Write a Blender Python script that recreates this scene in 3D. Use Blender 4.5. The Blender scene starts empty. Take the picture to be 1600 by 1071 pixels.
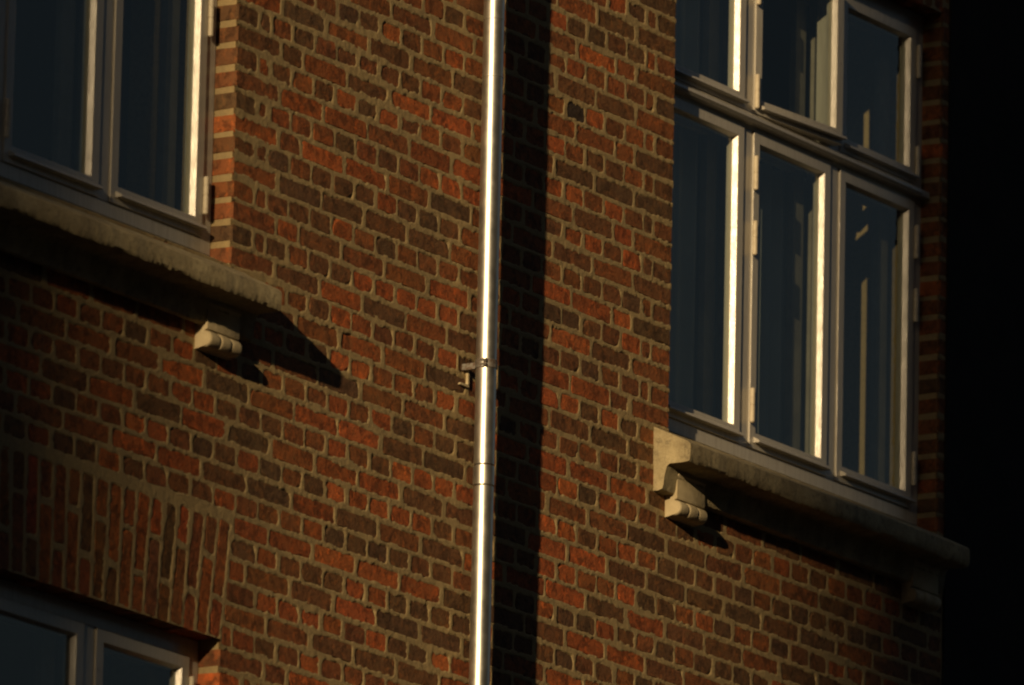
import bpy, bmesh, math, random
import numpy as np
from mathutils import Vector, Matrix, noise

random.seed(7)
S = bpy.context.scene
COL = S.collection
R = math.radians

# ------------------------------------------------------------------ camera
cam_d = bpy.data.cameras.new("camera")
cam = bpy.data.objects.new("camera", cam_d)
COL.objects.link(cam)
S.camera = cam
YAW, PITCH, ROLL = R(58.31558), R(12.88255), R(1.243616)
F_PX = 15331.36
fwd = Vector((math.sin(YAW)*math.cos(PITCH), math.cos(YAW)*math.cos(PITCH), math.sin(PITCH)))
rt0 = Vector((math.cos(YAW), -math.sin(YAW), 0))
up0 = rt0.cross(fwd)
rt = math.cos(ROLL)*rt0 + math.sin(ROLL)*up0
up = -math.sin(ROLL)*rt0 + math.cos(ROLL)*up0
cam.matrix_world = Matrix(((rt.x, up.x, -fwd.x, -23.31199), (rt.y, up.y, -fwd.y, -15.36058),
                           (rt.z, up.z, -fwd.z, -7.39609), (0, 0, 0, 1)))
cam_d.sensor_width = 36
cam_d.sensor_fit = 'HORIZONTAL'
cam_d.lens = F_PX/1600*36
cam_d.clip_start = .1
cam_d.clip_end = 3000
cam_d.dof.use_dof = True
cam_d.dof.focus_distance = 30.1
cam_d.dof.aperture_fstop = 4.0

# ------------------------------------------------------------------ light
SUN_AZ, SUN_EL = R(76.2), R(12.0)      # azimuth off the wall's normal, elevation
W = bpy.data.worlds.new("World")
S.world = W
W.use_nodes = True
wn = W.node_tree.nodes
sky = wn.new("ShaderNodeTexSky")
sky.sky_type = 'NISHITA'
sky.sun_disc = False
sky.sun_elevation = SUN_EL
sky.sun_rotation = R(180) + SUN_AZ
sky.air_density = 1.0
sky.dust_density = 3.0
bg = wn["Background"]
bg.inputs[1].default_value = SKY_STRENGTH = 0.04
W.node_tree.links.new(sky.outputs[0], bg.inputs[0])
sun_d = bpy.data.lights.new("sun", 'SUN')
sun = bpy.data.objects.new("sun", sun_d)
COL.objects.link(sun)
sun_d.energy = 5.0
sun_d.angle = R(0.53)
sun_d.color = (1.0, .72, .385)
sdir = Vector((math.sin(SUN_AZ)*math.cos(SUN_EL), math.cos(SUN_AZ)*math.cos(SUN_EL), -math.sin(SUN_EL)))
sun.rotation_euler = sdir.to_track_quat('-Z', 'Y').to_euler()
S.view_settings.view_transform = 'Standard'
S.view_settings.look = 'None'
S.view_settings.exposure = -0.42
S.view_settings.gamma = 1
S.view_settings.use_curve_mapping = False
S.cycles.max_bounces = 8
S.cycles.sample_clamp_indirect = 4.0
S.cycles.use_denoising = True
S.cycles.filter_width = 2.1

# ------------------------------------------------------------------ helpers
def tag(o, label=None, cat=None, group=None, kind=None):
    if label: o['label'] = label
    if cat: o['category'] = cat
    if group: o['group'] = group
    if kind: o['kind'] = kind
    return o

def empty(name, loc=(0, 0, 0)):
    o = bpy.data.objects.new(name, None)
    o.location = loc
    o.empty_display_size = .2
    COL.objects.link(o)
    return o

def link(name, me, mat=None, parent=None, loc=None, world=False):
    """link a mesh whose vertices are in world metres under its parent"""
    o = bpy.data.objects.new(name, me)
    COL.objects.link(o)
    if mat and len(me.materials) == 0: me.materials.append(mat)
    if parent:
        o.parent = parent
        pw = Vector((0, 0, 0)); q = parent
        while q: pw += q.location; q = q.parent
        o.location = (Vector(loc) if loc is not None else Vector((0, 0, 0))) - pw
    elif loc is not None:
        o.location = loc
    return o

def mesh(name, verts, faces, smooth=False):
    me = bpy.data.meshes.new(name)
    me.from_pydata([tuple(v) for v in verts], [], faces)
    me.update()
    if smooth:
        me.polygons.foreach_set('use_smooth', [True]*len(me.polygons))
    return me

class MB:
    """collects shapes into one mesh"""
    def __init__(s): s.v = []; s.f = []
    def add(s, v, f):
        n = len(s.v); s.v += [tuple(p) for p in v]; s.f += [[i+n for i in q] for q in f]; return s
    def box(s, x0, x1, y0, y1, z0, z1):
        return s.add([(x0,y0,z0),(x1,y0,z0),(x1,y1,z0),(x0,y1,z0),(x0,y0,z1),(x1,y0,z1),(x1,y1,z1),(x0,y1,z1)],
                     [(0,3,2,1),(4,5,6,7),(0,1,5,4),(1,2,6,5),(2,3,7,6),(3,0,4,7)])
    def ring(s, x0, x1, z0, z1, l, r, b, t, y0, y1, cx=0., yg=None):
        """rectangular frame; front at y0, back at y1; inner edge bevelled by cx down to depth yg"""
        yg = y1 if yg is None else yg
        a = [(x0,z0),(x1,z0),(x1,z1),(x0,z1)]
        i = [(x0+l,z0+b),(x1-r,z0+b),(x1-r,z1-t),(x0+l,z1-t)]
        g = [(x0+l+cx,z0+b+cx),(x1-r-cx,z0+b+cx),(x1-r-cx,z1-t-cx),(x0+l+cx,z1-t-cx)]
        L = [[(p[0],y0,p[1]) for p in a], [(p[0],y0,p[1]) for p in i], [(p[0],yg,p[1]) for p in g]]
        if yg != y1: L.append([(p[0],y1,p[1]) for p in g])
        L.append([(p[0],y1,p[1]) for p in a])
        v = sum(L, []); f = []; n = len(L)
        for k in range(n):
            for j in range(4):
                f.append((k*4+j, k*4+(j+1) % 4, ((k+1) % n)*4+(j+1) % 4, ((k+1) % n)*4+j))
        return s.add(v, f)
    def prism(s, prof, x0, x1):
        """profile of (y,z) extruded along x"""
        n = len(prof)
        v = [(x0,y,z) for y,z in prof]+[(x1,y,z) for y,z in prof]
        f = [(i,(i+1) % n,(i+1) % n+n,i+n) for i in range(n)]+[tuple(range(n))[::-1], tuple(range(n, 2*n))]
        return s.add(v, f)
    def lathe(s, prof, c, axis='z', n=20):
        """prof of (radius, height)"""
        v = []; f = []; m = len(prof)
        for k in range(n):
            a = 2*math.pi*k/n
            for r_, h in prof:
                p = (r_*math.cos(a), r_*math.sin(a), h)
                if axis == 'x': p = (p[2], p[0], p[1])
                if axis == 'y': p = (p[0], p[2], p[1])
                v.append((c[0]+p[0], c[1]+p[1], c[2]+p[2]))
        for k in range(n):
            k2 = (k+1) % n
            for j in range(m-1): f.append((k*m+j, k2*m+j, k2*m+j+1, k*m+j+1))
        f.append(tuple(k*m for k in range(n))[::-1]); f.append(tuple(k*m+m-1 for k in range(n)))
        return s.add(v, f)
    def xform(s, M):
        s.v = [tuple(M @ Vector(p)) for p in s.v]; return s
    def build(s, name, mat, parent=None, bevel=0., smooth=False, origin=True):
        me = mesh(name, s.v, s.f)
        bm = bmesh.new(); bm.from_mesh(me)
        bmesh.ops.recalc_face_normals(bm, faces=bm.faces)
        if bevel:
            e = [e for e in bm.edges if e.is_manifold and e.calc_face_angle(0) > .5]
            bmesh.ops.bevel(bm, geom=e, offset=bevel, segments=2, affect='EDGES', profile=.6, clamp_overlap=True)
        bm.to_mesh(me); bm.free()
        loc = Vector((0, 0, 0))
        if origin:
            cs = np.array([v.co[:] for v in me.vertices])
            loc = Vector(((cs[:,0].min()+cs[:,0].max())/2, (cs[:,1].min()+cs[:,1].max())/2, cs[:,2].min()))
            me.transform(Matrix.Translation(-loc))
        if smooth:
            me.polygons.foreach_set('use_smooth', [True]*len(me.polygons))
            try: me.set_sharp_from_angle(angle=R(38))
            except Exception: pass
        return link(name, me, mat, parent, loc)

# ------------------------------------------------------------------ materials
class NT:
    def __init__(s, name):
        s.m = bpy.data.materials.new(name); s.m.use_nodes = True
        s.t = s.m.node_tree; s.n = s.t.nodes; s.l = s.t.links
        s.b = s.n["Principled BSDF"]; s.out = s.n["Material Output"]
        g = s.n.new("ShaderNodeNewGeometry"); s.pos = g.outputs['Position']; s.geo = g
    def L(s, a, b): s.l.new(a, b)
    def noise(s, scale, detail=4, rough=.55, vec=None, dist=0.):
        n = s.n.new("ShaderNodeTexNoise"); n.inputs['Scale'].default_value = scale
        n.inputs['Detail'].default_value = detail; n.inputs['Roughness'].default_value = rough
        n.inputs['Distortion'].default_value = dist
        s.L(vec or s.pos, n.inputs['Vector']); return n.outputs['Fac']
    def vor(s, scale, vec=None, rand=1.):
        n = s.n.new("ShaderNodeTexVoronoi"); n.inputs['Scale'].default_value = scale
        s.L(vec or s.pos, n.inputs['Vector']); return n.outputs['Distance']
    def ramp(s, fac, stops):
        n = s.n.new("ShaderNodeValToRGB"); cr = n.color_ramp
        while len(cr.elements) < len(stops): cr.elements.new(.5)
        for e, (p, c) in zip(cr.elements, stops):
            e.position = p; e.color = (c, c, c, 1) if not isinstance(c, tuple) else (*c, 1)
        s.L(fac, n.inputs[0]); return n.outputs[0]
    def mix(s, fac, a, b, mode='MIX'):
        n = s.n.new("ShaderNodeMix"); n.data_type = 'RGBA'; n.blend_type = mode
        for sock, v in ((n.inputs[0], fac), (n.inputs[6], a), (n.inputs[7], b)):
            if isinstance(v, bpy.types.NodeSocket): s.L(v, sock)
            else: sock.default_value = v if not isinstance(v, tuple) else (*v, 1)
        return n.outputs[2]
    def math(s, op, a, b=0.):
        n = s.n.new("ShaderNodeMath"); n.operation = op
        for sock, v in ((n.inputs[0], a), (n.inputs[1], b)):
            if isinstance(v, bpy.types.NodeSocket): s.L(v, sock)
            else: sock.default_value = v
        return n.outputs[0]
    def scalev(s, v):
        n = s.n.new("ShaderNodeVectorMath"); n.operation = 'MULTIPLY'
        s.L(s.pos, n.inputs[0]); n.inputs[1].default_value = v; return n.outputs[0]
    def bump(s, h, dist, strength=1., prev=None):
        n = s.n.new("ShaderNodeBump"); n.inputs['Distance'].default_value = dist
        n.inputs['Strength'].default_value = strength; s.L(h, n.inputs['Height'])
        if prev: s.L(prev, n.inputs['Normal'])
        return n.outputs[0]
    def done(s, col, rough, nrm=None, metal=0., spec=.5):
        for sock, v in ((s.b.inputs['Base Color'], col), (s.b.inputs['Roughness'], rough), (s.b.inputs['Metallic'], metal)):
            if isinstance(v, bpy.types.NodeSocket): s.L(v, sock)
            else: sock.default_value = v if not isinstance(v, tuple) else (*v, 1)
        s.b.inputs['Specular IOR Level'].default_value = spec
        if nrm: s.L(nrm, s.b.inputs['Normal'])
        return s.m

MORTAR = (.39, .285, .130)

def brick_material(name, source):
    t = NT(name)
    if source == 'OBJECT':
        c = t.n.new("ShaderNodeObjectInfo").outputs['Color']
    else:
        a = t.n.new("ShaderNodeAttribute"); a.attribute_name = 'tone'; c = a.outputs['Color']
    n1 = t.noise(21, 5, .68, dist=.5)
    dark = t.mix(1., c, (.42, .40, .42), 'MULTIPLY')
    col = t.mix(t.ramp(n1, [(.47, 0.), (.60, .95)]), c, dark)                       # burnt patches
    lite = t.mix(1., c, (1.75, 1.45, 1.1), 'MULTIPLY')
    col = t.mix(t.ramp(t.noise(31, 5, .7, dist=.4), [(.52, 0.), (.64, .85)]), col, lite)
    col = t.mix(t.ramp(t.noise(330, 3, .7), [(.3, 0.), (.8, .35)]), col, (.20, .11, .055))
    smear = t.ramp(t.noise(34, 6, .72, dist=.6), [(.54, 0.), (.80, .5)])            # mortar smeared over the face
    col = t.mix(smear, col, tuple(.55*m for m in MORTAR))
    pits = t.ramp(t.math('ADD', t.vor(42), t.math('MULTIPLY', t.noise(60, 4, .7), .5)), [(.28, 0.), (.36, 1.)])
    col = t.mix(t.math('MULTIPLY', t.math('SUBTRACT', 1., pits), .8), col, (.03, .02, .018))
    b = t.bump(t.noise(60, 6, .7), .0055)
    b = t.bump(t.noise(420, 4, .7), .0010, prev=b)
    b = t.bump(pits, .0016, prev=b)
    return t.done(col, .86, b, spec=.25)

M = {}
M['brick'] = brick_material('fired_clay', 'OBJECT')
M['brickf'] = brick_material('fired_clay_field', 'ATTR')

t = NT('lime_mortar')
c = t.mix(t.ramp(t.noise(3.2, 5, .6), [(.35, 0.), (.7, .75)]), MORTAR, (.29, .212, .102))
c = t.mix(t.ramp(t.noise(70, 5, .7), [(.42, 0.), (.7, .7)]), c, (.22, .16, .082))
c = t.mix(t.ramp(t.noise(900, 2, .6), [(.35, 0.), (.75, .35)]), c, (.55, .47, .32))
b = t.bump(t.noise(95, 6, .75), .0030)
b = t.bump(t.noise(700, 3, .7), .0009, prev=b)
M['mortar'] = t.done(c, .92, b, spec=.2)

t = NT('cement_stone')
c = t.mix(t.ramp(t.noise(9, 6, .65), [(.35, 0.), (.68, 1.)]), (.44, .37, .22), (.22, .175, .10))
c = t.mix(t.ramp(t.noise(38, 5, .7), [(.52, 0.), (.68, .85)]), c, (.16, .13, .08))
c = t.mix(t.ramp(t.noise(12, 5, .7, vec=t.scalev((1., 1., .2))), [(.52, 0.), (.66, .6)]), c, (.14, .12, .085))
c = t.mix(t.ramp(t.noise(160, 3, .7), [(.4, 0.), (.7, .3)]), c, (.55, .49, .34))
b = t.bump(t.noise(45, 7, .7), .0045)
b = t.bump(t.noise(380, 4, .7), .0012, prev=b)
M['stone'] = t.done(c, .88, b, spec=.25)

t = NT('weathered_render')
c = t.mix(t.ramp(t.noise(14, 6, .65), [(.4, 0.), (.7, .8)]), (.54, .46, .30), (.36, .295, .18))
b = t.bump(t.noise(55, 6, .7), .002)
M['render'] = t.done(c, .85, b, spec=.25)

t = NT('white_gloss_paint')
st = t.noise(30, 4, .6, vec=t.scalev((4., 4., .25)))
c = t.mix(t.ramp(st, [(.42, 0.), (.75, .7)]), (.50, .475, .42), (.36, .33, .28))
c = t.mix(t.ramp(t.noise(14, 6, .75), [(.60, 0.), (.74, .55)]), c, (.25, .20, .15))
b = t.bump(t.noise(160, 3, .6, vec=t.scalev((3., 3., .15))), .0003)
M['paint'] = t.done(c, t.ramp(t.noise(20, 3), [(.3, .19), (.7, .27)]), b, spec=.5)

t = NT('hinge_paint')
c = t.mix(t.ramp(t.noise(60, 4), [(.45, 0.), (.7, .5)]), (.62, .55, .42), (.35, .28, .2))
M['hinge'] = t.done(c, .5, None)

t = NT('zinc')
c = t.mix(t.ramp(t.noise(22, 5, .6, vec=t.scalev((1., 1., .35))), [(.35, 0.), (.7, 1.)]), (.68, .67, .62), (.50, .51, .49))
b = t.bump(t.noise(9, 2, .5, vec=t.scalev((1., 1., .6))), .003, .35)
M['zinc'] = t.done(c, t.ramp(t.noise(30, 4, .6), [(.3, .36), (.7, .47)]), b, metal=.97)

t = NT('old_steel')
c = t.mix(t.ramp(t.noise(90, 4), [(.4, 0.), (.65, 1.)]), (.30, .29, .27), (.16, .10, .07))
M['steel'] = t.done(c, .55, None, metal=.7)

# window glass: clear sheet that mirrors by Fresnel and lets light through
t = NT('window_glass')
t.n.remove(t.b)
g = t.n.new("ShaderNodeBsdfGlossy"); g.inputs['Roughness'].default_value = .012
g.inputs['Color'].default_value = (.95, .93, .88, 1)
tr = t.n.new("ShaderNodeBsdfTransparent"); tr.inputs['Color'].default_value = (.90, .93, .91, 1)
fr = t.n.new("ShaderNodeFresnel"); fr.inputs['IOR'].default_value = 1.52
bn = t.bump(t.noise(2.2, 2, .5), .0016, 1.)
t.L(bn, g.inputs['Normal'])
fac = t.math('MULTIPLY', t.math('MINIMUM', t.math('MULTIPLY', fr.outputs[0], 1.45), .95), t.math('SUBTRACT', 1., t.geo.outputs['Backfacing']))
mx = t.n.new("ShaderNodeMixShader")
t.L(fac, mx.inputs[0]); t.L(tr.outputs[0], mx.inputs[1]); t.L(g.outputs[0], mx.inputs[2])
t.L(mx.outputs[0], t.out.inputs[0])
M['glass'] = t.m

def plain(name, c1, c2, scale, rough=.9, bumpd=.002):
    t = NT(name)
    c = t.mix(t.ramp(t.noise(scale, 5, .6), [(.35, 0.), (.7, 1.)]), c1, c2)
    return t.done(c, rough, t.bump(t.noise(scale*8, 4, .6), bumpd), spec=.25)
M['room'] = plain('dark_plaster', (.05, .05, .05), (.035, .035, .035), 2)
M['curtain'] = plain('net_curtain', (.46, .47, .45), (.36, .37, .35), 3)
M['oldpaint'] = plain('old_inner_paint', (.30, .275, .225), (.20, .18, .145), 9, .6, .001)
M['tar'] = plain('black_tar', (.012, .012, .012), (.02, .019, .018), 5, .95)  # near-black for the added slab at the dark right edge
M['asphalt'] = plain('asphalt', (.05, .05, .05), (.065, .063, .06), 4)
M['paving'] = plain('paving_stone', (.25, .24, .22), (.19, .18, .17), 6)
M['plaster'] = plain('grey_plaster', (.30, .27, .23), (.22, .20, .17), 1.2)
M['rooftile'] = plain('roof_slate', (.07, .07, .075), (.05, .05, .055), 6)
M['darkglass'] = plain('dark_pane', (.02, .022, .025), (.03, .03, .032), 1, .1, 0.)

t = NT('far_brickwork')     # storeys beyond the part the lens can reach
bt = t.n.new("ShaderNodeTexBrick")
cv = t.n.new("ShaderNodeSeparateXYZ"); t.L(t.pos, cv.inputs[0])
cb = t.n.new("ShaderNodeCombineXYZ")
t.L(t.math('ADD', cv.outputs[0], cv.outputs[1]), cb.inputs[0]); t.L(cv.outputs[2], cb.inputs[1]); t.L(cb.outputs[0], bt.inputs['Vector'])
bt.inputs['Scale'].default_value = 1.; bt.inputs['Brick Width'].default_value = .24; bt.inputs['Row Height'].default_value = .0666667
bt.inputs['Mortar Size'].default_value = .008; bt.inputs['Color1'].default_value = (.22, .07, .04, 1); bt.inputs['Color2'].default_value = (.12, .06, .045, 1)
bt.inputs['Mortar'].default_value = (*MORTAR, 1)
M['farbrick'] = t.done(bt.outputs['Color'], .9, t.bump(bt.outputs['Fac'], -.004), spec=.2)

# ------------------------------------------------------------------ layout of the facade (metres; x along the wall, y into it)
C = .2/3                                  # one course
W1 = (-1.6866667, 0., -.80, .9666667)          # openings x0,x1,z0,z1
W2 = (2.52, 4.2533333, -.80, .9666667)
W3 = (-1.6866667, 0., -3.2, -1.9142857)
OPEN = (W1, W2, W3)
XL, XR, ZB, ZT = -2.4, 4.2952381, -3.2, 1.7    # the part built brick by brick
CAM = cam.matrix_world.translation.copy()

def project(x, y, z):
    d = Vector((x, y, z))-CAM
    k = F_PX/d.dot(fwd)
    return 800+k*d.dot(rt), 535.5-k*d.dot(up)

bld = tag(empty('brick_building', (1.26, 0, -9)),
          'weathered red brick building with white paned windows and worn stone sills, filling the whole view', 'building')

# ground, street
mb = MB().box(-600, 600, -600, 600, -9.3, -9.004)
tag(mb.build('street', M['asphalt']), kind='structure')
tag(MB().box(-24, 26, -1.9, 0, -9.2, -8.87).build('pavement', M['paving'], bevel=.01), kind='structure')

# masonry core and far storeys
e = .003; y0, y1 = .0068, .38
mb = MB()
mb.box(XL, W1[0]-e, y0, y1, ZB, ZT); mb.box(W1[1]+e, W2[0]-e, y0, y1, ZB, ZT); mb.box(W2[1]+e, XR, y0, y1, ZB, ZT)
mb.box(W1[0]-e, W1[1]+e, y0, y1, W1[3]+.014, ZT); mb.box(W1[0]-e, W1[1]+e, y0, y1, W3[3]+.014, W1[2])
mb.box(W2[0]-e, W2[1]+e, y0, y1, W2[3]+.014, ZT); mb.box(W2[0]-e, W2[1]+e, y0, y1, ZB, W2[2])
tag(mb.build('wall_core', M['mortar'], bld), kind='stuff')
MB().box(-22, XL, 0, y1, -9, 7).build('brick_wall', M['farbrick'], bld)
MB().box(XL, XR, 0, y1, ZT, 7).build('brick_wall', M['farbrick'], bld)
MB().box(XL, XR, 0, y1, -9, ZB).build('brick_wall', M['farbrick'], bld)
MB().box(-22, XR, -.2, .6, 7, 7.35).build('cornice', M['stone'], bld, bevel=.02)

# ------------------------------------------------------------------ bricks
def brick_shape(w, h, depth, rng, firm=()):
    """worn brick centred on the origin, front towards -y; firm: sides ('l','r') that show as a reveal"""
    pts = []
    nx, nz = (5, 2) if w > .15 else (3, 2) if w > .08 else (2, 2)
    if h > .15: nx, nz = (2, 5)
    elif h > .08 and w < .08: nx, nz = (2, 3)
    hw, hh, c = w/2, h/2, .0055
    def side(a, b, k): return [(a[0]+(b[0]-a[0])*i/k, a[1]+(b[1]-a[1])*i/k) for i in range(k+1)]
    pts += side((-hw+c, -hh), (hw-c, -hh), nx)
    pts += side((hw, -hh+c), (hw, hh-c), nz)
    pts += side((hw-c, hh), (-hw+c, hh), nx)
    pts += side((-hw, hh-c), (-hw, -hh+c), nz)
    chip = rng.random() < .35; cc = rng.randrange(4)
    sgn = [(-1, -1), (1, -1), (1, 1), (-1, 1)][cc]
    fr, md, bk = [], [], []
    for (x, z) in pts:
        ins = .0024+rng.uniform(-.0012, .0014)
        if ('l' in firm and x < -hw+.02) or ('r' in firm and x > hw-.02): ins = .003
        elif chip and x*sgn[0] > hw*.45 and z*sgn[1] > 0: ins += rng.uniform(.004, .012)
        dx, dz = -math.copysign(min(ins, abs(x)), x) if abs(x) > hw-c*1.2 else 0, -math.copysign(min(ins, abs(z)), z) if abs(z) > hh-c*1.2 else 0
        fr.append((x+dx, -.0003, z+dz))
        md.append((x+dx*.25, .0042, z+dz*.25+rng.uniform(-.0006, .0006)))
        bk.append((x, depth, z+rng.uniform(-.002, .002)))
    m = len(pts); v = fr+md+bk; f = []
    bul = .0002
    v.append((rng.uniform(-.2, .2)*w, -.0003-bul, rng.uniform(-.1, .1)*h)); ci = 3*m
    for i in range(m):
        j = (i+1) % m
        f += [(i, j, ci), (i, m+i, m+j, j), (m+i, 2*m+i, 2*m+j, m+j)]
    return v, f

rng = random.Random(11)
NV = 12
VAR = {}
for kind, w, h in (('s', .229, .0565), ('h', .109, .0565), ('q', .049, .0565), ('vl', .055, .228), ('vs', .055, .109)):
    for i in range(NV):
        VAR[kind, i] = brick_shape(w, h, .10, rng)
for kind, w in (('s', .229), ('h', .109)):
    for i in range(4):
        VAR[kind+'r', i] = brick_shape(w, .0565, .10, rng, ('r',))
        VAR[kind+'l', i] = brick_shape(w, .0565, .10, rng, ('l',))
VMESH = {}
def vmesh(key):
    if key not in VMESH:
        v, f = VAR[key]; me = mesh('brick', v, f); me.materials.append(M['brick'])
        bm = bmesh.new(); bm.from_mesh(me); bmesh.ops.recalc_face_normals(bm, faces=bm.faces); bm.to_mesh(me); bm.free()
        me.polygons.foreach_set('use_smooth', [False for p in me.polygons])
        VMESH[key] = me
    return VMESH[key]

TONES = {'N': [(.27, .092, .032), (.23, .081, .031), (.205, .077, .033), (.245, .087, .032), (.28, .095, .032)],
         'D': [(.150, .076, .036), (.170, .076, .034), (.125, .070, .038), (.180, .080, .035)],
         'R': [(.36, .100, .031), (.32, .090, .030)],
         'O': [(.44, .118, .036), (.40, .105, .034)],
         'B': [(.55, .155, .046), (.48, .125, .040)],
         'K': [(.035, .032, .03)]}
SPOT = {
    "D": [ (0.049,-0.029), (0.109,-0.107), (0.053,-0.165), (0.237,-0.161), (0.053,-0.31), (0.59,0.095), (0.715,0.098), (0.83,0.032), (0.717,-0.1), (0.727,-0.167), (1.259,0.037), (0.056,-0.441), (0.24,-0.437), (0.348,-0.501), (0.606,-0.489), (0.836,-0.494), (0.485,-0.57), (0.611,-0.439), (0.841,-0.293), (0.062,-0.703), (1.205,-0.432), (1.091,-0.435), (1.08,-0.509), (0.812,-0.775), (1.289,-0.833), (0.477,-0.834), (1.159,-0.893), (0.833,-1.233), (0.953,-1.165), (0.942,-1.091), (1.182,-1.094), (1.3,-1.093), (1.267,-1.022), (1.156,-1.159), (1.081,-1.291), (0.482,-1.377), (0.711,-1.442), (0.607,-1.508), (0.728,-1.503), (0.845,-1.5), (0.961,-1.512), (1.237,-1.433), (0.525,-1.705), (0.962,-1.704), (0.966,-1.637), (1.082,-1.642), (1.206,-1.643), (1.272,-1.568), (1.208,-1.703), (0.828,-1.833), (1.091,-1.833), (2.267,0.497), (2.46,0.51), (2.218,0.428), (2.396,0.424), (2.272,0.359), (1.905,0.165), (2.154,0.359), (2.47,0.23), (2.036,-0.031), (2.152,-0.028), (2.163,-0.097), (2.421,0.032), (2.036,-0.23), (1.808,-0.302), (2.439,-0.034), (2.407,-0.362), (2.043,-0.426), (2.276,-0.426), (2.461,-0.423), (2.033,-0.563), (2.159,-0.639), (2.412,-0.486), (1.918,-0.583), (2.034,-0.695), (2.035,-0.835), (1.911,-0.89), (2.149,-0.895), (2.275,-0.83), (2.268,-0.96), (2.034,-1.1), (2.455,-1.036), (2.405,-1.174), (2.597,-1.164), (2.525,-1.239), (2.523,-1.309), (2.4,-1.368), (2.518,-1.371), (2.28,-1.299), (1.927,-1.5), (2.046,-1.221), (2.162,-1.44), (2.288,-1.502), (1.838,-1.568), (2.169,-1.638), (1.932,-1.645), (1.826,-1.642), (2.53,-1.509), (0.042,-1.18), (-0.325,-1.303), (0.254,-1.368), (0.02,-1.364), (-0.106,-1.369), (0.017,-1.446), (0.251,-1.435), (0.013,-1.231), (0.248,-1.232) ],
    "K": [ (1.907,0.102) ],
    "O": [ (1.172,0.095), (1.187,-0.092), (0.967,-0.106), (0.839,-0.161), (0.473,-0.372), (0.715,-0.365), (0.609,-0.565), (1.203,-0.299), (1.086,-0.299), (0.597,-0.834), (1.186,-0.834), (0.932,-0.709), (0.595,-1.239), (0.827,-1.098), (0.531,-1.168), (1.071,-1.226), (1.188,-1.233), (0.848,-1.568), (0.734,-1.641), (0.744,-1.711), (0.5,-1.772), (0.854,-1.774), (2.157,0.488), (2.032,0.291), (1.813,0.353), (2.038,0.111), (1.925,-0.166), (2.226,-0.223), (2.038,-0.291), (1.805,-0.035), (2.165,-0.162), (1.846,-0.498), (2.228,-0.492), (2.273,-0.562), (1.935,-0.632), (2.155,-0.833), (1.809,-0.828), (1.919,-1.096), (1.829,-1.031), (1.916,-1.231), (1.921,-1.365), (2.041,-1.295), (2.275,-1.368), (2.286,-1.235), (2.29,-1.574), (1.892,-1.69), (2.157,-1.507), (-0.342,-1.37), (-0.105,-1.308), (-0.388,-1.436), (0.02,-1.495), (0.405,-1.168), (2.28,-0.306), (1.204,-1.778) ],
    "B": [ (0.6,-0.97), (0.706,-0.962), (0.712,-1.166), (0.948,-1.233), (0.594,-1.369), (0.552,-1.298), (0.839,-1.355), (0.55,-1.565), (1.909,-0.834), (1.802,-1.231), (1.831,-1.292), (1.807,-1.36), (1.916,-1.434), (1.813,-1.503), (-0.462,-1.37) ],
    "R": [ (1.085,-0.033), (0.288,-0.639), (1.188,-0.709), (0.707,-0.899), (0.824,-0.706), (0.623,-1.306), (1.079,-1.566), (0.848,-1.645), (0.613,-1.773), (1.91,0.228), (1.923,-0.297), (1.826,-0.764), (2.038,-1.021), (2.271,-1.028), (2.154,-1.231), (2.402,-1.432), (0.13,-1.376), (1.138,-0.229) ],
}
spots = [(x, z, k) for k, L in SPOT.items() for x, z in L]
BR = []          # (cx, cz, w, h, kind, tone, tilt)
def tone_at(x, z, w, h):
    best = None
    for sx, sz, k in spots:
        if abs(sx-x) < w/2 and abs(sz-z) < h/2+.006: best = k
    if best is None:
        r_ = rng.random()
        if x > 2.5 and z < -.95: best = 'D' if r_ < .55 else 'N' if r_ < .9 else 'R'
        elif z < -.9 and x < 2: best = 'D' if r_ < .17 else 'N' if r_ < .72 else 'R' if r_ < .90 else 'O'
        else: best = 'D' if r_ < .20 else 'N' if r_ < .84 else 'R' if r_ < .97 else 'O'
    c = rng.choice(TONES[best]); k = rng.uniform(.86, 1.14)
    return tuple(min(1, a*k*rng.uniform(.95, 1.05)) for a in c)
def put(a, b, z0, kind=None, edge=''):
    """a brick between joints a and b of the course whose bed is at z0"""
    w = b-a-.0115
    if w < .02: return
    cx, cz = (a+b)/2, z0+C/2
    k = 's' if w > .15 else 'h' if w > .07 else 'q'
    if edge == 'r': cx = b-w/2-.0005
    if edge == 'l': cx = a+w/2+.0005
    if edge and k != 'q': k += edge
    BR.append([cx+(0 if edge else rng.uniform(-.003, .003)), cz+rng.uniform(-.0022, .0022), w*(1 if edge else rng.uniform(.96, 1.01)), .0565*rng.uniform(.94, 1.03), k, None, R(rng.uniform(-.7, .7)), 0.])
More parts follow.
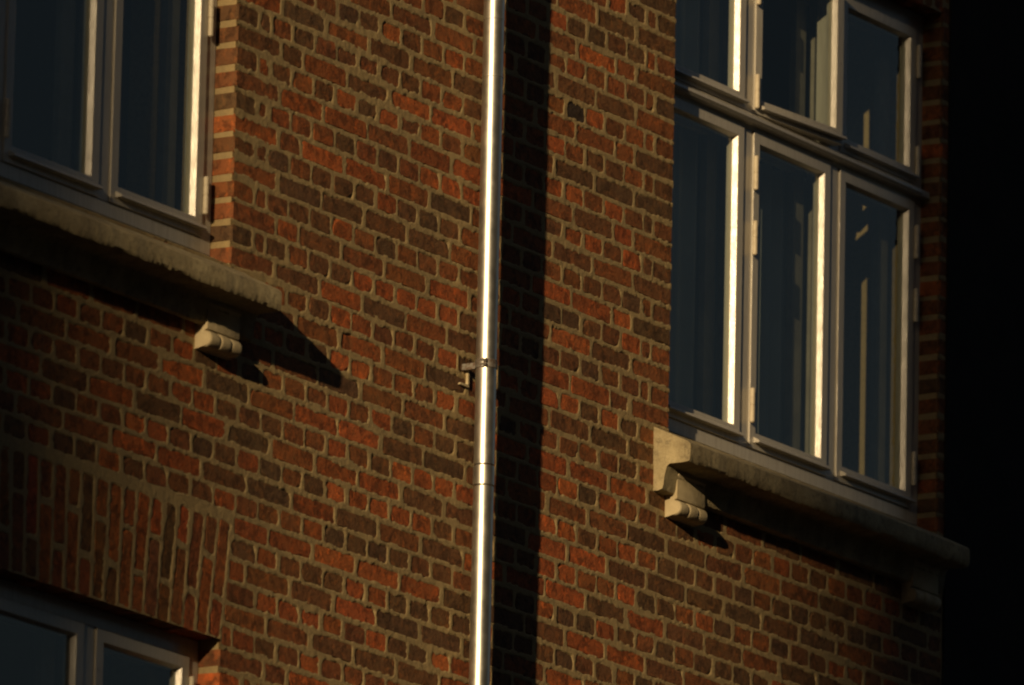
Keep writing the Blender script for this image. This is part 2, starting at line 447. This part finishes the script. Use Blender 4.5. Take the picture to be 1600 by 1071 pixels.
def course(r):
    z0 = -(r+1)*C; zm = z0+C/2
    runs = [(XL, XR, '', '')]
    def cut(a, b, la, lb):
        nonlocal runs; out = []
        for (p, q, ep, eq) in runs:
            if b <= p or a >= q: out.append((p, q, ep, eq)); continue
            if a > p: out.append((p, a, ep, la))
            if b < q: out.append((b, q, lb, eq))
        runs = out
    for (x0, x1, a0, a1) in OPEN:
        if a0 < zm < a1+.001: cut(x0, x1, 'r', 'l')
    for (x0, x1, a0, a1) in OPEN:
        if a1+.001 < zm < a1+5.5*C:
            t = (zm-a1)/(5.5*C)*.048; cut(x0-t, x1+t, '', '')
    typ = r % 4
    for (p, q, ep, eq) in runs:
        if typ in (0, 2): js = [.06+.12*k for k in range(-30, 45)]
        elif typ == 1: js = [.12+.24*k for k in range(-14, 22)]
        else: js = [.24*k for k in range(-14, 22)]
        lo, hi = p, q
        pre, post = [], []
        if ep == 'l':      # jamb on the left of this run
            if typ in (0, 2): pre = [p+.12, p+.18]
            elif abs((p/.24)-round(p/.24)) < .01 and typ == 3: pre = [p+.24]
            else: pre = [p+.24, p+.36] if typ == 1 else [p+.24]
        if eq == 'r':
            if typ in (0, 2): post = [q-.18, q-.12]
            elif typ == 3 and abs(q-2.52) < .01: post = [q-.36, q-.24]
            else: post = [q-.24]
        lo2 = pre[-1] if pre else lo; hi2 = post[0] if post else hi
        mid = [j for j in js if lo2+.045 < j < hi2-.045]
        seq = [lo]+pre+mid+post+[hi]
        seq = [s for i, s in enumerate(seq) if i == 0 or s-seq[i-1] > .03]
        for i in range(len(seq)-1):
            ed = 'l' if (i == 0 and ep == 'l') else 'r' if (i == len(seq)-2 and eq == 'r') else ''
            j0 = 0 if (i == 0 and ed == 'l') else rng.uniform(-.002, .002)
            put(seq[i], seq[i+1], z0, edge=ed)
for r in range(-26, 48): course(r)
for b in BR: b[5] = tone_at(b[0], b[1], b[2]+.012, b[3]+.01)
# flat arches of bricks on end over the openings
def arch(x0, x1, z):
    nb = round((x1-x0)/.0667); c_ = (x0+x1)/2; hw = (x1-x0)/2
    for i in range(nb):
        xb = x0+(i+.5)*(x1-x0)/nb
        k = 1+.048/hw
        ang = math.atan2((xb-c_)*(k-1), 5.5*C)
        for zz, L, kd in (((0, .228, 'vl'), (.240, .109, 'vs')) if i % 2 else ((0, .109, 'vs'), (.121, .228, 'vl'))):
            zc = z+.003+zz+L/2+rng.uniform(-.006, .003)*(zz == 0)
            xc = c_+(xb-c_)*(1+(k-1)*(zc-z)/(5.5*C))
            BR.append([xc, zc+rng.uniform(-.003, .003), .056*rng.uniform(.97, 1.02), L, kd, None, ang+R(rng.uniform(-.4, .4)), 0.])
            b = BR[-1]; r_ = rng.random()
            b[5] = tuple(q*rng.uniform(.85, 1.15) for q in rng.choice(TONES['D' if r_ < .2 else 'N' if r_ < .6 else 'R']))
for o in OPEN: arch(o[0], o[1], o[3])

# mortar bed: a rough height field, pierced by the openings
def lattice(x, z, s, seed):
    rs = np.random.RandomState(seed); A = rs.rand(1024, 1024)
    u, v = x/s+500, z/s+500
    i, j = np.floor(u).astype(int), np.floor(v).astype(int); a, b = u-i, v-j
    a = a*a*(3-2*a); b = b*b*(3-2*b); g = lambda p, q: A[p % 1024, q % 1024]
    return (g(i, j)*(1-a)+g(i+1, j)*a)*(1-b)+(g(i, j+1)*(1-a)+g(i+1, j+1)*a)*b
st = C/14
ix = np.arange(round(XL/st), round(XR/st)+1); iz = np.arange(round(ZB/st), round(ZT/st)+1)
GX, GZ = np.meshgrid(ix*st, iz*st)
hn = .45*lattice(GX, GZ, .031, 1)+.32*lattice(GX, GZ, .014, 2)+.23*lattice(GX, GZ, .0072, 3)
big = lattice(GX, GZ, .45, 4)
# full between the bricks, smeared a little over their edges, absent under their faces
edge = .0028+(lattice(GX, GZ, .019, 5)-.5)*.0075+(lattice(GX, GZ, .0085, 6)-.5)*.0045+np.clip(lattice(GX, GZ, .16, 7)-.72, 0, 1)*.035
under = np.zeros_like(GX)
for bq in BR:
    if bq[4] in ('sl', 'hl', 'sr', 'hr'): fl = bq[4][1]
    else: fl = ''
    a0 = int((bq[0]-bq[2]/2-.01)/st-ix[0]); a1 = int((bq[0]+bq[2]/2+.01)/st-ix[0])+2
    c0 = int((bq[1]-bq[3]/2-.01)/st-iz[0]); c1 = int((bq[1]+bq[3]/2+.01)/st-iz[0])+2
    a0, c0 = max(a0, 0), max(c0, 0)
    if a1 <= a0 or c1 <= c0: continue
    dx, dz = GX[c0:c1, a0:a1]-bq[0], GZ[c0:c1, a0:a1]-bq[1]
    ct, sn = math.cos(bq[6]), math.sin(bq[6])
    u, w_ = dx*ct-dz*sn, dx*sn+dz*ct
    du, dw = bq[2]/2-np.abs(u), bq[3]/2-np.abs(w_)
    if fl == 'l': du = np.where(u < 0, 1, du)
    if fl == 'r': du = np.where(u > 0, 1, du)
    # rounded corners
    d = np.where((du < .012) & (dw < .012), .012-np.sqrt((.012-np.minimum(du, .012))**2+(.012-np.minimum(dw, .012))**2), np.minimum(du, dw))
    s = np.clip((d-edge[c0:c1, a0:a1])/.0045, 0, 1)
    under[c0:c1, a0:a1] = np.maximum(under[c0:c1, a0:a1], s)
H = -.0010 - (hn-.5)*.0036 - (big-.5)*.0016
H = np.clip(H, -.0045, .0045)*(1-under) + .0062*under
D3 = np.stack([GX-CAM.x, H-CAM.y, GZ-CAM.z], -1)
dep = D3 @ np.array(fwd); PX = 800+F_PX*(D3 @ np.array(rt))/dep; PY = 535.5-F_PX*(D3 @ np.array(up))/dep
vis = (PX > -170) & (PX < 1700) & (PY > -170) & (PY < 1240)
cv = vis[:-1, :-1] & vis[1:, 1:]
cx, cz = (GX[:-1, :-1]+GX[1:, 1:])/2, (GZ[:-1, :-1]+GZ[1:, 1:])/2
for o in OPEN: cv &= ~((cx > o[0]) & (cx < o[1]) & (cz > o[2]) & (cz < o[3]))
n = GX.shape[1]
qi, qj = np.nonzero(cv)
a = qi*n+qj
F = np.stack([a, a+1, a+n+1, a+n], -1)
used, inv_ = np.unique(F, return_inverse=True)
F = inv_.reshape(-1, 4)
V = np.stack([GX.ravel()[used], H.ravel()[used], GZ.ravel()[used]], -1)
V = V-np.array([1.26, 0, -9.])
me = bpy.data.meshes.new('mortar')
me.vertices.add(len(V)); me.vertices.foreach_set('co', V.ravel().astype(np.float32))
me.loops.add(len(F)*4); me.loops.foreach_set('vertex_index', F.ravel().astype(np.int32))
me.polygons.add(len(F)); me.polygons.foreach_set('loop_start', np.arange(0, len(F)*4, 4, dtype=np.int32))
me.polygons.foreach_set('use_smooth', np.ones(len(F), dtype=bool))
me.update(calc_edges=True); me.validate()
mo = link('mortar', me, M['mortar'], bld, (1.26, 0, -9))
tag(mo, kind='stuff')

SILLX = {'W1': (-1.76, .072), 'W2': (2.428, 4.235)}
def shown(b):
    x, y = project(b[0], 0, b[1])
    if not (5 < x < 1440 and -5 < y < 1076): return 0
    if any(p-.05 < b[0] < q+.02 and -1.01 < b[1] < -.80 for p, q in SILLX.values()): return 0
    d = (Vector((b[0], 0, b[1]))-CAM).dot(fwd)
    nominal = {'s': .229*.057, 'h': .109*.057, 'q': .045*.057, 'v': 0}[b[4][0]] or b[2]*b[3]
    xs = project(b[0], 0, b[1])[0]
    return nominal/d**3*(1. if not (740 < xs < 790) else .3)
order = sorted(range(len(BR)), key=lambda i: -shown(BR[i]))
single = set(i for i in order[:300] if shown(BR[i]) > 0)
NOM = {'s': (.229, .0565), 'h': (.109, .0565), 'q': (.049, .0565), 'vl': (.055, .228), 'vs': (.055, .109)}
fv, ff, fc = [], [], []
for i, b in enumerate(BR):
    cx, cz, w, h, k, tone, tilt, _ = b
    base = k if k in NOM else k[0]
    key = (k, rng.randrange(NV if k in NOM else 4))
    sx, sz = w/NOM[base][0], h/NOM[base][1]
    yaw, pit = R(rng.uniform(-.3, .3)), R(rng.uniform(-.9, .9))
    if len(k) == 2 and k[0] != 'v': yaw = 0
    if k[0] == 'v': yaw = R(rng.uniform(-1.2, 1.2))
    yy = rng.uniform(-.0012, .0008)
    flip = math.pi if (k in NOM and k[0] != 'v' and rng.random() < .5) else 0.
    Mx = Matrix.Translation((cx, yy, cz)) @ Matrix.Rotation(tilt+flip, 4, 'Y') @ Matrix.Rotation(pit, 4, 'X') @ Matrix.Rotation(yaw, 4, 'Z') @ Matrix.Diagonal((sx, 1, sz, 1))
    if i in single:
        o = bpy.data.objects.new('brick', vmesh(key)); COL.objects.link(o)
        o.parent = bld; o.matrix_local = Matrix.Translation((-1.26, 0, 9)) @ Mx
        o.color = (*tone, 1)
    else:
        v, f = VAR[key]; n0 = len(fv)
        fv += [tuple(Mx @ Vector(p)) for p in v]; ff += [tuple(q+n0 for q in g) for g in f]; fc += [tone]*len(v)
me = mesh('brickwork', [(x-1.26, y, z+9) for x, y, z in fv], ff)
bm = bmesh.new(); bm.from_mesh(me); bmesh.ops.recalc_face_normals(bm, faces=bm.faces); bm.to_mesh(me); bm.free()
at = me.attributes.new('tone', 'FLOAT_COLOR', 'POINT')
at.data.foreach_set('color', np.array([(*c, 1.) for c in fc], dtype=np.float32).ravel())
tag(link('brickwork', me, M['brickf'], bld, (1.26, 0, -9)), kind='stuff')

# ------------------------------------------------------------------ windows
def make_window(x0, x1, zb, zt, cols, hinge_sides, ajar=None, clipz=None):
    win = empty('window', (0, 0, 0))
    win.parent = bld; win.location = Vector(((x0+x1)/2, .073, zb))-bld.location
    dz = zt-.9666667
    Y0 = .073
    mb = MB().ring(x0+.001, x1-.001, zb, zt-.001, .054, .054, .043, .054, Y0, .128)
    mb.build('frame', M['paint'], win, bevel=.002)
    mw = .06; n_ = cols
    sw = (x1-x0-.11-mw*(n_-1))/n_
    tz0, tz1 = .322+dz, .378+dz
    lo0, up1 = zb+.043, zt-.055
    for z0, z1 in ((lo0, tz0), (tz1, up1)):
        for k in range(n_-1):
            m0 = x0+.055+sw*(k+1)+mw*k
            mbm = MB().box(m0, m0+mw, Y0-.001, .127, z0, z1)
            mbm.build('mullion', M['paint'], win, bevel=.002)
    prof = [(.126, tz1), (.069, tz1), (.066, tz1-.012), (.046, tz1-.017), (.037, tz1-.024), (.036, tz1-.034), (.043, tz1-.043),
            (.068, tz1-.047), (.070, tz0), (.126, tz0)]
    tb = MB().prism(prof, x0+.055, x1-.055); tb.build('transom', M['paint'], win, smooth=True)
    MB().box(x0+.002, x0+.055, .040, .073, tz1-.043, tz1-.020).build('transom_end', M['paint'], win, bevel=.003)
    MB().box(x1-.055, x1-.002, .040, .073, tz1-.043, tz1-.020).build('transom_end', M['paint'], win, bevel=.003)
    for row, (z0, z1) in enumerate(((lo0, tz0), (tz1, up1))):
        for k in range(n_):
            s0 = x0+.055+(sw+mw)*k+.0015; s1 = s0+sw-.003
            bot = .052 if row == 0 else .048
            g_ = .0015
            X = None
            side = hinge_sides[k]
            if ajar and ajar[0] == (row, k):
                hx = s0 if side == 'l' else s1
                X = Matrix.Translation((hx, .066, 0)) @ Matrix.Rotation(R(ajar[1]) * (-1 if side == 'l' else 1), 4, 'Z') @ Matrix.Translation((-hx, -.066, 0))
            parts = []
            rg = MB().ring(s0, s1, z0+g_, z1-g_, .037, .037, bot, .037, .066, .106, .00754, .084)
            pn = MB().box(s0+.040, s1-.040, .0845, .0885, z0+bot+.006, z1-.044)
            db = MB().prism([(.070, z0+bot-.014), (.066, z0+bot-.012), (.046, z0+bot-.024), (.044, z0+bot-.031), (.070, z0+bot-.031)], s0+.026, s1-.004)
            for q in (rg, pn, db):
                if X is not None: q.xform(X)
            sa = rg.build('sash', M['paint'], win, bevel=.0016)
            pn.build('pane', M['glass'], win)
            db.build('drip_bar', M['paint'], win, bevel=.001)
            # inner storm sash, behind the outer one
            MB().ring(s0-.004, s1+.004, z0-.003, z1+.003, .034, .066, .045, .034, .168, .192).build('inner_sash', M['oldpaint'], win, bevel=.002)
            hz = (-.585, -.035, .180) if row == 0 else (.450, .795)
            if row == 0 and x0 < 0: hz = (-.597, -.060, .180)
            hx = s0-.001 if side == 'l' else s1+.001
            for z_ in hz:
                z_ += dz
                MB().lathe([(.0050, -.057), (.0085, -.054), (.0085, -.002), (.0072, -.001), (.0072, .001), (.0085, .002), (.0085, .054), (.0050, .057)],
                           (hx, .057, z_), n=14).build('hinge', M['hinge'], win, smooth=True)
    return win

w1 = make_window(W1[0], W1[1], -.765, W1[3], 3, 'llr')
w2 = make_window(W2[0], W2[1], -.765, W2[3], 3, 'llr', ajar=((1, 1), 5.0))
w3 = make_window(W3[0], W3[1], -3.6, W3[3], 3, 'llr')

# dark rooms behind the glass
for o in OPEN:
    x0, x1, z0, z1 = o[0]-.12, o[1]+.12, max(o[2], -3.19)-.10, o[3]+.02
    v = [(x0,.381,z0),(x1,.381,z0),(x1,3.4,z0),(x0,3.4,z0),(x0,.381,z1),(x1,.381,z1),(x1,3.4,z1),(x0,3.4,z1)]
    mb = MB().add(v, [(0,1,2,3),(4,7,6,5),(1,5,6,2),(2,6,7,3),(3,7,4,0)])
    tag(mb.build('room', M['room'], bld), kind='structure')

# curtains
def curtain(x0, x1, z0, z1, y, ph, label):
    nx, v, f = 90, [], []
    for s in (0, .003):
        for k in range(nx+1):
            x = x0+(x1-x0)*k/nx
            yy = y+s+.022*math.sin(x*62+ph+1.3*math.sin(x*9+ph))+.010*math.sin(x*140+ph)
            v += [(x, yy, z0), (x+.004*math.sin(x*40), yy*1.0, (z0+z1)/2), (x, yy, z1)]
    m = (nx+1)*3
    for k in range(nx):
        for j in (0, 1):
            a = k*3+j
            f += [(a, a+3, a+4, a+1), (m+a, m+a+1, m+a+4, m+a+3)]
    for a in range(nx):
        f += [(a*3, m+a*3, m+a*3+3, a*3+3), (a*3+2, a*3+5, m+a*3+5, m+a*3+2)]
    for b in (0, nx*3):
        for j in (0, 1): f.append((b+j, b+j+1, m+b+j+1, m+b+j))
    mb = MB().add(v, f)
    tag(mb.build('curtain', M['curtain'], None, smooth=True), label, 'curtain', 'net curtains in the three-light window')
curtain(2.60, 3.26, -.70, .86, .225, .4, 'dim grey net curtain hanging in soft folds behind the left panes of the three-light window')
curtain(3.28, 3.86, -.70, .30, .225, 2.1, 'dim grey net curtain hanging behind the lower middle pane of the three-light window')

# ------------------------------------------------------------------ sills and their brackets
def make_sill(x0, x1, seed, dz=0.):
    rs = random.Random(seed)
    prof = [(.10, -.757), (.06, -.772), (-.04, -.819), (-.124, -.859), (-.1335, -.866), (-.135, -.876), (-.135, -.895), (-.134, -.916), (-.129, -.9235), (-.105, -.925),
            (-.060, -.926), (-.052, -.930), (-.046, -.945), (-.042, -.965), (-.038, -.992), (-.034, -1.003), (-.018, -1.006), (.0, -1.006), (.05, -.98), (.10, -.93)]
    amp = [0, .0004, .0006, .0006, .0010, .0005, .0004, .0012, .0026, .0018, .002, .001, .001, .001, .0015, .003, .001, 0, 0, 0]
    n_ = int((x1-x0)/.0045); m = len(prof); v = []; f = []
    for i in range(n_+1):
        x = x0+(x1-x0)*i/n_
        for j, (y, z) in enumerate(prof):
            a_ = amp[j]
            z = z+(dz if y < 0 else 0)
            nn = noise.noise(Vector((x*17+seed, j*.55, seed)))*1.2+noise.noise(Vector((x*62, j*.8, seed+3)))*.8+noise.noise(Vector((x*190, j*.8, seed+3)))*.7
            n2 = noise.noise(Vector((x*30, j*.6+9, seed+7)))+.8*noise.noise(Vector((x*130, j*.9, seed+5)))
            ex = 0
            if i in (0, n_): ex = (1 if i == 0 else -1)*abs(noise.noise(Vector((y*60, z*60, seed))))*.006
            v.append((x+ex, y+a_*.8*n2, z+a_*1.35*nn))
    for i in range(n_):
        for j in range(m):
            k = (j+1) % m
            f.append((i*m+j, i*m+k, (i+1)*m+k, (i+1)*m+j))
    f.append(tuple(range(m))[::-1]); f.append(tuple(n_*m+k for k in range(m)))
    return MB().add(v, f).build('sill', M['stone'], bld, smooth=True)
def make_bracket(x0, x1, sill):
    br = empty('bracket', (0, 0, 0)); br.parent = bld; br.location = Vector(((x0+x1)/2, 0, -1.08))-bld.location
    dzb = -.012 if sill is s1 else 0.
    # side profile: abacus, plain block, groove, quarter roll below
    P = [(.0, -.926), (-.060, -.926), (-.064, -.931), (-.064, -.944), (-.058, -.950), (-.056, -.955), (-.057, -.985), (-.057, -1.012), (-.056, -1.020),
         (-.045, -1.0215), (-.045, -1.0265), (-.054, -1.028), (-.060, -1.034)]
    P += [(-.040-.0225*math.cos(a_), -1.048-.0225*math.sin(a_)) for a_ in [R(-10+k*12) for k in range(1, 10)]]
    P += [(-.022, -1.0735), (.0, -1.0765)]
    P = [(y*.78, z+dzb) for y, z in P]
    MB().prism(P, x0, x1).build('bracket_block', M['render'], br, bevel=.0012, smooth=True)
    L = x1-x0; q = L/3
    for k in range(3):
        a0, a1 = x0+q*k+.001, x0+q*(k+1)-.001
        rr = .0245+.0012*(k % 2)
        MB().lathe([(rr-.0035, a0), (rr-.0008, a0+.003), (rr, a0+.009), (rr, a1-.009), (rr-.0008, a1-.003), (rr-.0035, a1)], (0, -.034, -1.048+dzb), axis='x', n=28).build('scroll_roll', M['render'], br, smooth=True)
s1 = make_sill(*SILLX['W1'], 3, -.012)
s2 = make_sill(*SILLX['W2'], 8)
make_bracket(-.180, -.010, s1); make_bracket(-1.68, -1.51, s1)
make_bracket(2.505, 2.677, s2); make_bracket(4.020, 4.190, s2)
# broken render left on the wall under the left end of the right sill
rs = random.Random(4)
mb = MB(); pts = [(2.440, -.905), (2.475, -.905), (2.500, -.918), (2.492, -.936), (2.478, -.948), (2.474, -.968), (2.462, -.978), (2.446, -.974), (2.438, -.940)]
pts = [(x+rs.uniform(-.002, .002), z+rs.uniform(-.002, .002)) for x, z in pts]; m = len(pts)
v = [(x, -.030, z) for x, z in pts]+[(x, .004, z) for x, z in pts]
mb.add(v, [tuple(range(m))]+[(i, (i+1) % m, (i+1) % m+m, i+m) for i in range(m)]+[tuple(range(m, 2*m))[::-1]])
mb.build('render_patch', M['render'], bld, bevel=.002)

# ------------------------------------------------------------------ downpipe
PXc, PYc, PR = 1.294, -.083, .0315
dp = tag(empty('downpipe', (PXc, PYc, -9)), 'shiny zinc rainwater downpipe running straight down the brick wall between the windows', 'downpipe')
def tube(z0, z1, r, name, n=48):
    prof = [(r, z0)]; k = max(2, int((z1-z0)/.12)); 
    prof += [(r+noise.noise(Vector((0, 0, z0+(z1-z0)*i/k)))*.0002, z0+(z1-z0)*i/k) for i in range(1, k)]+[(r, z1)]
    return MB().lathe(prof, (PXc, PYc, 0), n=n).build(name, M['zinc'], dp, smooth=True)
tube(-1.1525, .236, PR, 'pipe_length'); tube(.238, 6.95, PR+.0006, 'pipe_length'); tube(-8.87, -1.2215, PR-.0004, 'pipe_length')
MB().lathe([(PR-.003, -1.2178), (PR+.0010, -1.2165), (PR+.0012, -1.187), (PR+.0010, -1.1585), (PR-.003, -1.1570)], (PXc, PYc, 0), n=48).build('pipe_collar', M['zinc'], dp, smooth=True)
MB().lathe([(PR-.006, -1.26), (PR-.006, -1.12)], (PXc, PYc, 0), n=32).build('pipe_sleeve', M['steel'], dp, smooth=True)
for z in (.2365, .055): MB().lathe([(PR-.001, z-.003), (PR+.0016, z-.0018), (PR+.0016, z+.0018), (PR-.001, z+.003)], (PXc, PYc, 0), n=48).build('pipe_seam', M['zinc'], dp, smooth=True)
ZC = -.843
cl = MB().lathe([(PR-.001, ZC-.0135), (PR+.0028, ZC-.0125), (PR+.0028, ZC+.0125), (PR-.001, ZC+.0135)], (PXc, PYc, 0), n=48).build('pipe_clamp', M['steel'], dp, smooth=True)
ang = R(200)   # the lug sits on the sunny left side
def lug(a_, ln, th, z0, z1, mat, name):
    c_, s_ = math.cos(a_), math.sin(a_)
    mb = MB().box(PR, PR+ln, -th, th, z0, z1); mb.xform(Matrix.Translation((PXc, PYc, 0)) @ Matrix.Rotation(a_, 4, 'Z'))
    return mb.build(name, mat, dp, bevel=.0012)
lug(R(196), .010, .0042, ZC-.013, ZC+.013, M['steel'], 'clamp_lug')
for dz_ in (-.0065, .0065):
    mb = MB().lathe([(.0055, -.012), (.0055, -.007), (.003, -.007), (.003, .008)], (0, 0, 0), axis='y', n=6)
    mb.xform(Matrix.Translation((PXc-.040, PYc-.013, ZC+dz_)) @ Matrix.Rotation(R(12), 4, 'Z'))
    mb.build('bolt', M['steel'], dp)
MB().box(PXc-.006, PXc+.006, PYc+PR, .02, ZC-.010, ZC+.010).build('clamp_spike', M['steel'], dp, bevel=.001)
MB().box(1.311, 1.318, -.009, .002, -.893, -.848).add(*[[(1.266,-.008,-.901),(1.319,-.008,-.901),(1.319,.002,-.901),(1.266,.002,-.901),(1.272,-.008,-.894),(1.319,-.008,-.8935),(1.319,.002,-.8935),(1.272,.002,-.894)],
    [(0,3,2,1),(4,5,6,7),(0,1,5,4),(1,2,6,5),(2,3,7,6),(3,0,4,7)]]).build('wall_hook', M['render'], dp)

# ------------------------------------------------------------------ added blockers: black slab and unseen buildings
nb = tag(empty('neighbouring_house', (7.5, 3, -9)), 'unlit black tarred side wall of the next house, at the right edge of the photo', 'house')  # made-up black slab in place of the darkness on the right
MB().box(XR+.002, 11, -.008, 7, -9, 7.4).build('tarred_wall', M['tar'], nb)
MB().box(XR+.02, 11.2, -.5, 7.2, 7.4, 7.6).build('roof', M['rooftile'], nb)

def block(name, x0, x1, yy0, yy1, zt, label, lean=0.):  # unseen building, added to cast shade on the wall
    t = tag(empty(name, ((x0+x1)/2, (yy0+yy1)/2, -9)), label, 'building')
    # lean: the side slopes out at the foot to slant the cast shade; yy0 is its place at z = 8.85
    q = lambda z: yy0-lean*(8.85-z)
    MB().prism([(q(-9), -9), (q(zt), zt), (yy1, zt), (yy1, -9)], x0, x1).build('wall', M['plaster'], t)
    MB().prism([(q(zt)-.02, zt), ((yy0+yy1)/2, zt+2.6), (yy1+.3, zt)], x0-.2, x1+.2).build('roof', M['rooftile'], t)
    for fl in range(6):
        for k in range(4):
            z = -7.6+fl*3.1
            if z+1.5 > zt: continue
            y = yy0+(yy1-yy0)*(k+.5)/4
            w = MB().ring(0, 0, 0, 0, 0, 0, 0, 0, 0, 0)
            w = MB().box(x1+.001, x1+.06, y-.55, y+.55, z, z+1.5).build('window', M['paint'], t)
            MB().box(x1+.061, x1+.064, y-.47, y+.47, z+.08, z+1.42).build('pane', M['darkglass'], w)
block('street_building', -31, -26, -22, -8.433, 13, 'grey plastered town building behind the photographer that shades the right edge of the wall')  # added out of view to throw the right-hand shade
block('corner_building', -56, -42.5, -10.335, 6, 14, 'grey plastered corner building far down the street that shades the left edge of the wall', lean=.03)  # added out of view to throw the left-hand shade

# unseen houses added across the street, fronts in shade, to hide half of the sky
def screen_house(x0, x1, zt, label, tilt):
    t = tag(empty('town_house', ((x0+x1)/2, -22, -9)), label, 'house', 'houses across the street')
    MB().box(x0, x1, -28, -16.5, -9, zt).build('wall', M[tilt], t)
    m = MB().add([(x0, -28.2, zt), (x1, -28.2, zt), (x1, -16.2, zt), (x0, -16.2, zt), (x0, -22, zt+4.2), (x1, -22, zt+4.2)],
                 [(3, 2, 1, 0), (0, 1, 5, 4), (2, 3, 4, 5), (0, 4, 3), (1, 2, 5)])
    m.build('roof', M['rooftile'], t)
    n_ = round((x1-x0)/2.6)
    for fl in range(5):
        z = -7.8+fl*3.2
        if z+1.7 > zt: continue
        for k in range(n_):
            x = x0+(x1-x0)*(k+.5)/n_
            w = MB().box(x-.55, x+.55, -16.499, -16.45, z, z+1.6).build('window', M['paint'], t)
            MB().box(x-.48, x+.48, -16.449, -16.445, z+.07, z+1.53).build('pane', M['darkglass'], w)
screen_house(-19.5, -6, 8.6, 'dark plastered town house across the street, the one nearest the photographer', 'plaster')
screen_house(-5.99, 7, 9.8, 'brick town house across the street, between two other houses', 'farbrick')
screen_house(7.01, 19, 8.2, 'plastered town house across the street, the one farthest from the photographer', 'plaster')
